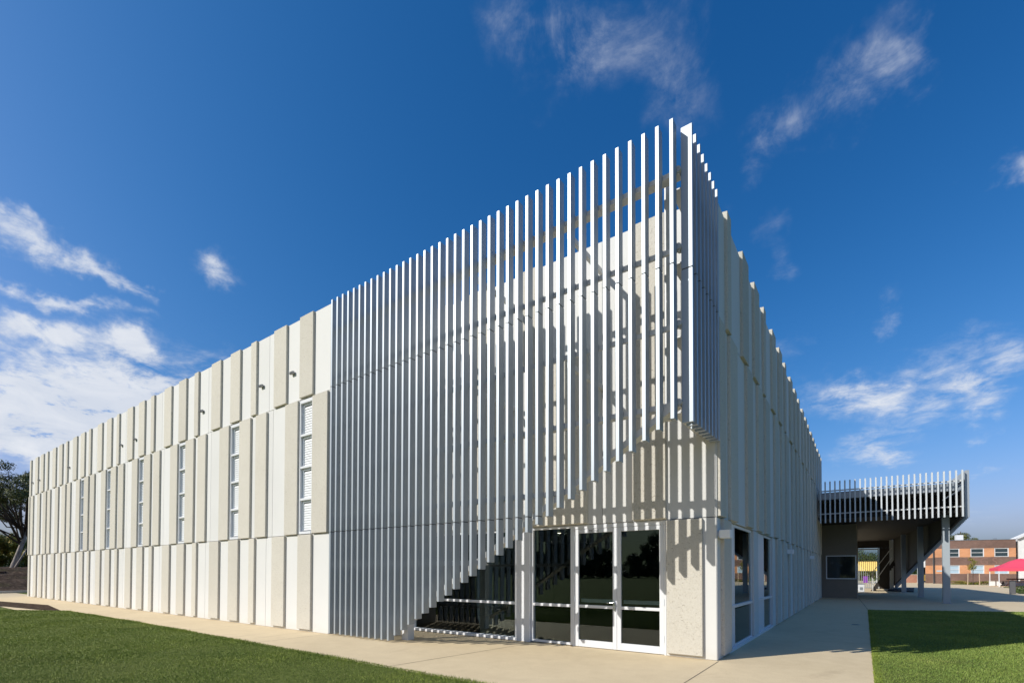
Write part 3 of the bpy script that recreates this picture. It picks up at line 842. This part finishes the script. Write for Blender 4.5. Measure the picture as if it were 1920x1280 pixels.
for mid, e in limbs:
    for j in range(5):
        f = lr.uniform(.35, 1.1)
        cl.append((mid[0]+(e[0]-mid[0])*f+lr.uniform(-.6,.6), mid[1]+(e[1]-mid[1])*f+lr.uniform(-.6,.6), mid[2]+(e[2]-mid[2])*f+lr.uniform(-.2,.5), lr.uniform(.45,1.1), lr.uniform(.45,1.1), lr.uniform(.28,.6)))
leaves('crown', LEAF_DARK, BT, cl, 38000, .095)

def bush(name, loc, label, mat, sx, sy, sz, n, seed, cat='shrub', size=.09, trunk=.08):
    t = empty(name, loc, label, cat); r = random.Random(seed)
    m = MB()
    for k in range(5):
        a = r.uniform(0,6.28); m.tube([(r.uniform(-.1,.1),r.uniform(-.1,.1),-.05),(math.cos(a)*sx*.3,math.sin(a)*sy*.3,sz*.4),(math.cos(a)*sx*.6,math.sin(a)*sy*.6,sz*.75)],[trunk,trunk*.6,.01],6)
    m.build('stem', BARK_DARK, t, False)
    c = [(r.uniform(-.75,.75)*sx, r.uniform(-.75,.75)*sy, sz*r.uniform(.25,.85), sx*r.uniform(.2,.42), sy*r.uniform(.2,.42), sz*r.uniform(.1,.22)) for _ in range(26)]
    leaves('foliage', mat, t, c, n, size)
    return t
bush('yellow_green_bush', (-86.2, 3.0, 1.7), 'yellowish green bushy shrub left of the leaning trunk', LEAF_OLIVE, 2.3, 2.0, 4.6, 12000, 3, size=.12)
bush('olive_bush', (-83.5, 5.0, 1.8), 'olive shrub directly behind the leaning trunk', LEAF_OLIVE, 2.4, 2.4, 3.9, 12000, 4, size=.12)
bush('dark_bush', (-82.5, -.6, 1.8), 'dark shrub behind the yellowish one at the left edge', LEAF_DARK, 3.2, 3, 4.2, 12000, 14, size=.13)
bush('backdrop_bush', (-97, 8, 1.8), 'far mid green shrub glimpsed behind the leaning trunk', LEAF_MID, 7, 8, 4.4, 14000, 15, size=.15)
bush('far_hedge', (-106, 7, 1.0), 'distant dark hedge behind the shrubs at the far left edge', LEAF_MID, 8, 9, 5.6, 14000, 21, size=.18)
bush('hedge_shrub', (7.3, 82.6, 0), 'dense green hedge shrub above the low red brick wall', LEAF_MID, 1.9, 1.0, 3.6, 9000, 5, size=.09)
bush('low_hedge', (2.4, 75.5, 0), 'dark low hedge behind the purple play seat and gate', LEAF_DARK, 2.6, .8, 2.0, 7000, 16, size=.1)
bush('gate_shrub', (2.2, 78, 0), 'tall green shrub over the yellow awning behind the gate', LEAF_MID, 2.2, 1.5, 5.0, 9000, 6, size=.1)
bush('garden_shrub', (13.2, 42.8, 0), 'low green planting beside the dark bollard', LEAF_MID, 1.9, 1.6, .55, 6000, 8, size=.05, trunk=.02)
bush('border_shrub', (13.2, 71.6, 0), 'low grassy planting at the foot of the brick building', LEAF_OLIVE, 2.6, .5, .5, 5000, 9, size=.05, trunk=.02)
sheet('garden_bed', [[(11.6,40.6),(19,43),(19,52),(12.2,47)]], .004, TURF)
sheet('garden_bed', [[(10.6,70.8),(15.2,71.4),(15.2,74.8),(10.4,74.6)]], .004, TURF)

CT = empty('conifer', (15.2, 96, 0), 'dark conifer rising behind the brick building roof', 'tree')
m = MB(); m.tube([(0,0,0),(0,0,4),(.1,0,8.2)], [.35,.25,.05], 8); m.build('trunk', BARK_DARK, CT, False)
r = random.Random(2)
leaves('crown', LEAF_DARK, CT, [(r.uniform(-2.2,1.8), r.uniform(-1,1), r.uniform(4.5,7.6), r.uniform(.5,1.1), .8, r.uniform(.25,.5)) for _ in range(34)], 9000, .14)

YT = empty('young_tree', (13.25, 71.0, 0), 'thin young street tree held between timber stakes', 'tree')
m = MB(); m.tube([(0,0,0),(.02,0,1.6),(0,0,2.9)], [.035,.03,.012], 6); m.build('trunk', BARK_DARK, YT, False)
r = random.Random(8)
leaves('crown', LEAF_OLIVE, YT, [(r.uniform(-.35,.35), r.uniform(-.3,.3), r.uniform(1.9,3.2), .28, .28, .25) for _ in range(12)], 900, .07)
ST = empty('tree_stakes', (13.25, 70.8, 0), 'pair of pale timber stakes and rails around the young tree', 'tree guard')
for x in (-.55, .55):
    m = MB(); m.beam((x,-.25,0),(x*.94,-.25,1.42),.07,.07); m.build('stake', TM, ST, False)
m = MB(); m.box(-.6,.6,-.21,-.17,1.36,1.42); m.box(-.6,.6,-.21,-.17,.36,.42); m.build('tie_rail', BARK_DARK, ST, False)

# trees across the lawn, seen only as reflections in the door glass
proto = empty('lawn_tree', (-37, -104, 0), 'broad dark tree across the lawn, mirrored in the door glass', 'tree', 0, 'trees across the lawn mirrored in the glass')
m = MB(); m.tube([(0,0,0),(.1,0,3),(0,.1,7)], [.5,.35,.12], 8)
r = random.Random(12); cc = []
for k in range(12):
    a = r.uniform(0,6.28); e = (math.cos(a)*r.uniform(2,4), math.sin(a)*r.uniform(2,4), r.uniform(2.2,9)); m.tube([(0,0,r.uniform(1.8,3)),e],[.15,.03],5)
    for j in range(3): cc.append((e[0]+r.uniform(-1,1), e[1]+r.uniform(-1,1), e[2]+r.uniform(-1.4,.8), r.uniform(1.1,1.9), r.uniform(1.1,1.9), r.uniform(.9,1.6)))
m.build('trunk', BARK_DARK, proto, False)
cc += [(r.uniform(-4.5,4.5), r.uniform(-1.5,1.5), r.uniform(.8,2.2), 1.6, 1.2, 1.2) for _ in range(9)]
leaves('crown', LEAF_DARK, proto, cc, 13000, .32)
for k, (x, y, s) in enumerate(((-29,-100,1.15),(-22,-106,1.2),(-44.5,-106,.8),(-52,-104,.9),(-59,-102,1.35),(-67,-106,1.4),(-76,-104,.9),(-85,-108,1.1),(-95,-104,1.0),(-13,-104,1.0),(-4,-106,.9))):
    c = proto.copy(); COL.objects.link(c); c.location = (x, y, 0); c.scale = (s, s, s); c.rotation_euler.z = k*1.3
    for ch in list(proto.children):
        d = ch.copy(); COL.objects.link(d); d.parent = c

# mulch bank and low kerb at the far left
m = MB(); nx, ny = 44, 46
vs = []; rb_ = random.Random(1)
for i in range(nx+1):
    for j in range(ny+1):
        x = -49.2 - i*1.1; y = -14 + j*.9
        t = min(1, (-49.2-x)/20)
        vs.append((x, y, -.03 + 1.85*(t*t*(3-2*t)) + (rb_.uniform(-.13,.13) + .16*math.sin(x*1.3+y*.7))*min(1, t*5)))
m.add(vs, [(i*(ny+1)+j, i*(ny+1)+j+1, (i+1)*(ny+1)+j+1, (i+1)*(ny+1)+j) for i in range(nx) for j in range(ny)])
tag(m.build('mulch_bank', SOIL, None, smooth=True), kind='structure')
KB = empty('kerb', (-48.6, -3, 0), 'low pale concrete kerb between the path and the dark mulch bank', 'kerb')
box('kerb_stone', KERB, KB, -48.9, -48.6, -10, 8, 0, .16, .02)
sheet('soil_strip', [[(-34,-4.9),(-25.6,-4.05),(-24.6,-3.65),(-29.5,-3.1),(-36,-3.9)]], .007, SOIL)
BX = empty('timber_box', (-65.8, .1, 1.2), 'low brown timber box on the mulch bank at the left edge', 'planter')
m = MB(); m.box(-1.2,1.0,-.5,.5,-.2,.30); m.box(-1.25,1.05,-.55,.55,.301,.36); m.build('box_side', plain('brown timber', (.16,.085,.055), .8), BX, False)
SH_ = empty('shadow_box', (-33.5, -8.6, 0), 'unseen flat roofed box added on the lawn to cast the shadow on the path', 'shadow_caster')  # stands out of view, added only to throw its shadow across the path
m = MB(); m.box(-35.2,-31.9,-9.4,-7.9,.02,2.6); m.build('shadow_box_wall', GALV, SH_)
m = MB(); m.box(-35.3,-31.8,-9.5,-7.8,2.602,2.7); m.build('roof', DARKMETAL, SH_)
m = MB(); m.box(-34,-33.1,-7.895,-7.86,.05,2.1); m.build('door', DARKMETAL, SH_)

# ------------------------------------------------------------------ sky, sun, camera
SUN_EL, SUN_AZ = R(34.2), R(180+33.2)
W = bpy.data.worlds.new('World'); S.world = W; W.use_nodes = True
nt = W.node_tree; N = nt.nodes; bg = N['Background']
sky = N.new('ShaderNodeTexSky'); sky.sky_type = 'NISHITA'; sky.sun_disc = False
sky.sun_elevation = SUN_EL; sky.sun_rotation = SUN_AZ
sky.altitude = 0; sky.air_density = 1.0; sky.dust_density = 2.5; sky.ozone_density = 2.5
tc = N.new('ShaderNodeTexCoord'); DIR = tc.outputs['Generated']
wn = N.new('ShaderNodeTexNoise'); wn.inputs['Scale'].default_value = 5.5; wn.inputs['Detail'].default_value = 6; wn.inputs['Roughness'].default_value = .58
nt.links.new(DIR, wn.inputs['Vector'])
w1 = N.new('ShaderNodeVectorMath'); w1.operation = 'SUBTRACT'; nt.links.new(wn.outputs['Color'], w1.inputs[0]); w1.inputs[1].default_value = (.5,.5,.5)
w2 = N.new('ShaderNodeVectorMath'); w2.operation = 'MULTIPLY_ADD'; nt.links.new(w1.outputs[0], w2.inputs[0]); w2.inputs[1].default_value = (.30,.30,.20); nt.links.new(DIR, w2.inputs[2])
WARP = w2.outputs[0]
def wm(op, a, b=None, c=None, clamp=False):
    n = N.new('ShaderNodeMath'); n.operation = op; n.use_clamp = clamp
    for s, v in zip(n.inputs, (a, b, c)):
        if v is None: continue
        if isinstance(v, (int, float)): s.default_value = v
        else: nt.links.new(v, s)
    return n.outputs[0]
def dot(v):
    n = N.new('ShaderNodeVectorMath'); n.operation = 'DOT_PRODUCT'; nt.links.new(WARP, n.inputs[0]); n.inputs[1].default_value = v
    return n.outputs['Value']
CL=[(0.63,33.62,-8.14,0.04,-35.22,-2.08,-67.84,0.02,0.8),
(0.41,33.8,-12.54,0.03,-22.02,-14.07,-38.79,0.0,0.85),
(0.82,36.47,-17.23,0.03,-38.96,-37.55,-63.88,-0.01,0.8),
(4.49,24.46,-8.96,0.03,-22.33,-3.74,-38.57,0.01,0.95),
(1.76,16.9,-3.32,0.07,-41.44,2.63,-100.79,0.07,0.8),
(2.03,18.89,-2.8,0.06,-18.22,3.79,-51.85,0.03,0.95),
(2.83,44.31,-22.23,0.02,-22.13,-28.46,-41.2,-0.01,0.7),
(1.42,5.79,-0.26,0.16,-3.26,3.02,-15.07,0.09,1.75),
(3.81,24.31,0.34,0.04,-7.51,11.12,-51.59,0.02,0.7),
(2.48,10.61,0.83,0.09,-3.58,9.32,-25.42,0.06,1.1),
(7.89,8.83,-2.82,0.02,-8.53,8.03,-9.95,0.07,0.48),
(7.67,8.19,-5.06,0.02,-10.4,6.97,-9.82,0.07,0.33),
(12.84,-6.93,8.35,-0.07,13.92,12.57,-14.46,0.01,0.396),
(17.44,-7.29,12.0,-0.04,15.04,16.71,-18.21,0.01,0.396),
(17.21,14.73,-18.82,0.0,-45.95,25.49,-27.27,0.02,0.27),
(34.32,-7.37,1.68,-0.04,-13.83,26.91,-42.12,0.03,0.48),
(12.58,-0.69,2.74,-0.06,4.46,12.12,-36.45,0.02,0.78),
(11.56,-1.73,2.01,-0.08,3.2,7.37,-27.13,0.02,0.75),
(36.32,-6.47,3.25,-0.03,0.15,11.11,-45.0,0.01,0.44999999999999996),
(24.31,-3.2,6.37,-0.03,4.88,14.4,-33.15,0.01,0.33),
(38.32,-3.35,4.83,-0.02,-5.4,34.62,-84.44,0.01,0.3),
(15.5,0.49,-1.05,-0.04,-8.01,7.46,-34.47,0.02,0.6),
(27.17,-0.32,1.68,-0.03,-1.66,14.88,-79.2,0.01,0.36),
(29.58,-5.5,1.49,-0.03,0.44,21.63,-141.8,0.01,0.42),
(47.36,-7.12,-0.57,-0.02,-19.7,29.04,-125.69,0.01,0.36),
(25.36,-4.61,-0.32,-0.04,-4.32,6.42,-58.21,0.01,0.24),
(19.75,-1.69,6.96,-0.04,4.79,24.76,-38.05,0.02,0.27),
(37.08,-0.28,10.73,-0.02,4.37,12.22,-28.65,0.01,0.252),
(43.5,-4.7,18.73,-0.02,11.06,23.2,-38.16,0.01,0.24),
(20.69,33.88,0.33,0.01,-47.75,70.06,-70.79,0.02,0.4)]
acc = 0.0
for a0, a1, a2, ka, b0, b1, b2, kb, w in CL:
    a = wm('ADD', dot((a0, a1, a2)), ka); b = wm('ADD', dot((b0, b1, b2)), kb)
    r2 = wm('MULTIPLY_ADD', b, b, wm('MULTIPLY', a, a))
    acc = wm('MULTIPLY_ADD', wm('POWER', .42, r2), w, acc)
sx = N.new('ShaderNodeSeparateXYZ'); nt.links.new(DIR, sx.inputs[0])
zz = wm('MAXIMUM', wm('ADD', sx.outputs['Z'], .16), .05)
cb = N.new('ShaderNodeCombineXYZ')
nt.links.new(wm('DIVIDE', sx.outputs['X'], zz), cb.inputs['X']); nt.links.new(wm('DIVIDE', sx.outputs['Y'], zz), cb.inputs['Y'])
def wnoise(scale, detail, rough, dist):
    n = N.new('ShaderNodeTexNoise'); n.inputs['Scale'].default_value = scale; n.inputs['Detail'].default_value = detail
    n.inputs['Roughness'].default_value = rough; n.inputs['Distortion'].default_value = dist
    nt.links.new(cb.outputs[0], n.inputs['Vector']); return n.outputs['Fac']
n1 = wnoise(3.4, 9, .62, .7); n2 = wnoise(1.3, 4, .5, .3)
n3 = wnoise(9, 8, .68, .4)
f = wm('MULTIPLY_ADD', wm('SUBTRACT', n1, .5), 3.0, wm('MULTIPLY_ADD', wm('SUBTRACT', n3, .5), 3.2, wm('MULTIPLY', wm('SUBTRACT', n2, .5), .8)))
dens = wm('MULTIPLY', acc, wm('MAXIMUM', wm('ADD', f, .95), 0.0))
mr = N.new('ShaderNodeMapRange'); mr.interpolation_type = 'SMOOTHSTEP'
nt.links.new(dens, mr.inputs['Value'])
mr.inputs['From Min'].default_value = .10; mr.inputs['From Max'].default_value = 1.35; mr.inputs['To Min'].default_value = 0; mr.inputs['To Max'].default_value = .95
shade = N.new('ShaderNodeValToRGB'); e = shade.color_ramp.elements
e[0].position = .25; e[0].color = (5.6,6.3,7.6,1); e[1].position = .75; e[1].color = (8.6,8.8,9.2,1)
nt.links.new(n1, shade.inputs['Fac'])
sp3 = N.new('ShaderNodeSeparateColor'); cb3 = N.new('ShaderNodeCombineColor'); nt.links.new(sky.outputs[0], sp3.inputs[0])
V = {}
for ch, k, g in SKYCURVE:      # film-like colour response of the clear sky
    V[ch] = wm('MULTIPLY', wm('POWER', wm('MULTIPLY', sp3.outputs[ch], .1), g), k*10)
V['Red'] = wm('MINIMUM', V['Red'], wm('MULTIPLY', V['Green'], .86))
lim = wm('MINIMUM', wm('DIVIDE', 3.8, wm('MAXIMUM', V['Red'], .01)), 1.0)
for ch in V: nt.links.new(wm('MULTIPLY', V[ch], lim), cb3.inputs[ch])
mx = N.new('ShaderNodeMix'); mx.data_type = 'RGBA'
nt.links.new(mr.outputs[0], mx.inputs[0]); nt.links.new(cb3.outputs[0], mx.inputs[6]); nt.links.new(shade.outputs[0], mx.inputs[7])
nt.links.new(mx.outputs[2], bg.inputs['Color']); bg.inputs['Strength'].default_value = SKYSTR

sl_ = bpy.data.lights.new('sun', 'SUN'); sl_.energy = SUNSTR; sl_.angle = R(.5); sl_.color = (1, .965, .91)
so = bpy.data.objects.new('sun', sl_); COL.objects.link(so)
d = Vector((math.sin(SUN_AZ)*math.cos(SUN_EL), math.cos(SUN_AZ)*math.cos(SUN_EL), math.sin(SUN_EL)))
so.location = d*60; so.rotation_euler = d.to_track_quat('Z', 'Y').to_euler()

cam = bpy.data.cameras.new('camera'); co = bpy.data.objects.new('camera', cam); COL.objects.link(co)
f_, cx_, cy_, yaw, pit, rol = 909.0, 1000.0963, 1053.5931, .5991, .0187, .0010
cam.sensor_fit = 'HORIZONTAL'; cam.sensor_width = 36; cam.lens = f_/1920*36
cam.shift_x = (960-cx_)/1920; cam.shift_y = (cy_-640)/1920
cam.clip_start = .1; cam.clip_end = 2000
fw = Vector((-math.sin(yaw)*math.cos(pit), math.cos(yaw)*math.cos(pit), math.sin(pit)))
r_ = Vector((math.cos(yaw), math.sin(yaw), 0)); u_ = r_.cross(fw)
rr = r_*math.cos(rol)+u_*math.sin(rol); uu = -r_*math.sin(rol)+u_*math.cos(rol)
M = Matrix((rr, uu, -fw)).transposed().to_4x4(); M.translation = (2.1942, -9.0822, 1.6)
co.matrix_world = M
S.camera = co
S.view_settings.view_transform = 'Standard'; S.view_settings.look = 'None'
S.view_settings.exposure = EXPO; S.view_settings.gamma = 1
S.cycles.max_bounces = 8; S.cycles.transparent_max_bounces = 12
S.cycles.use_denoising = True
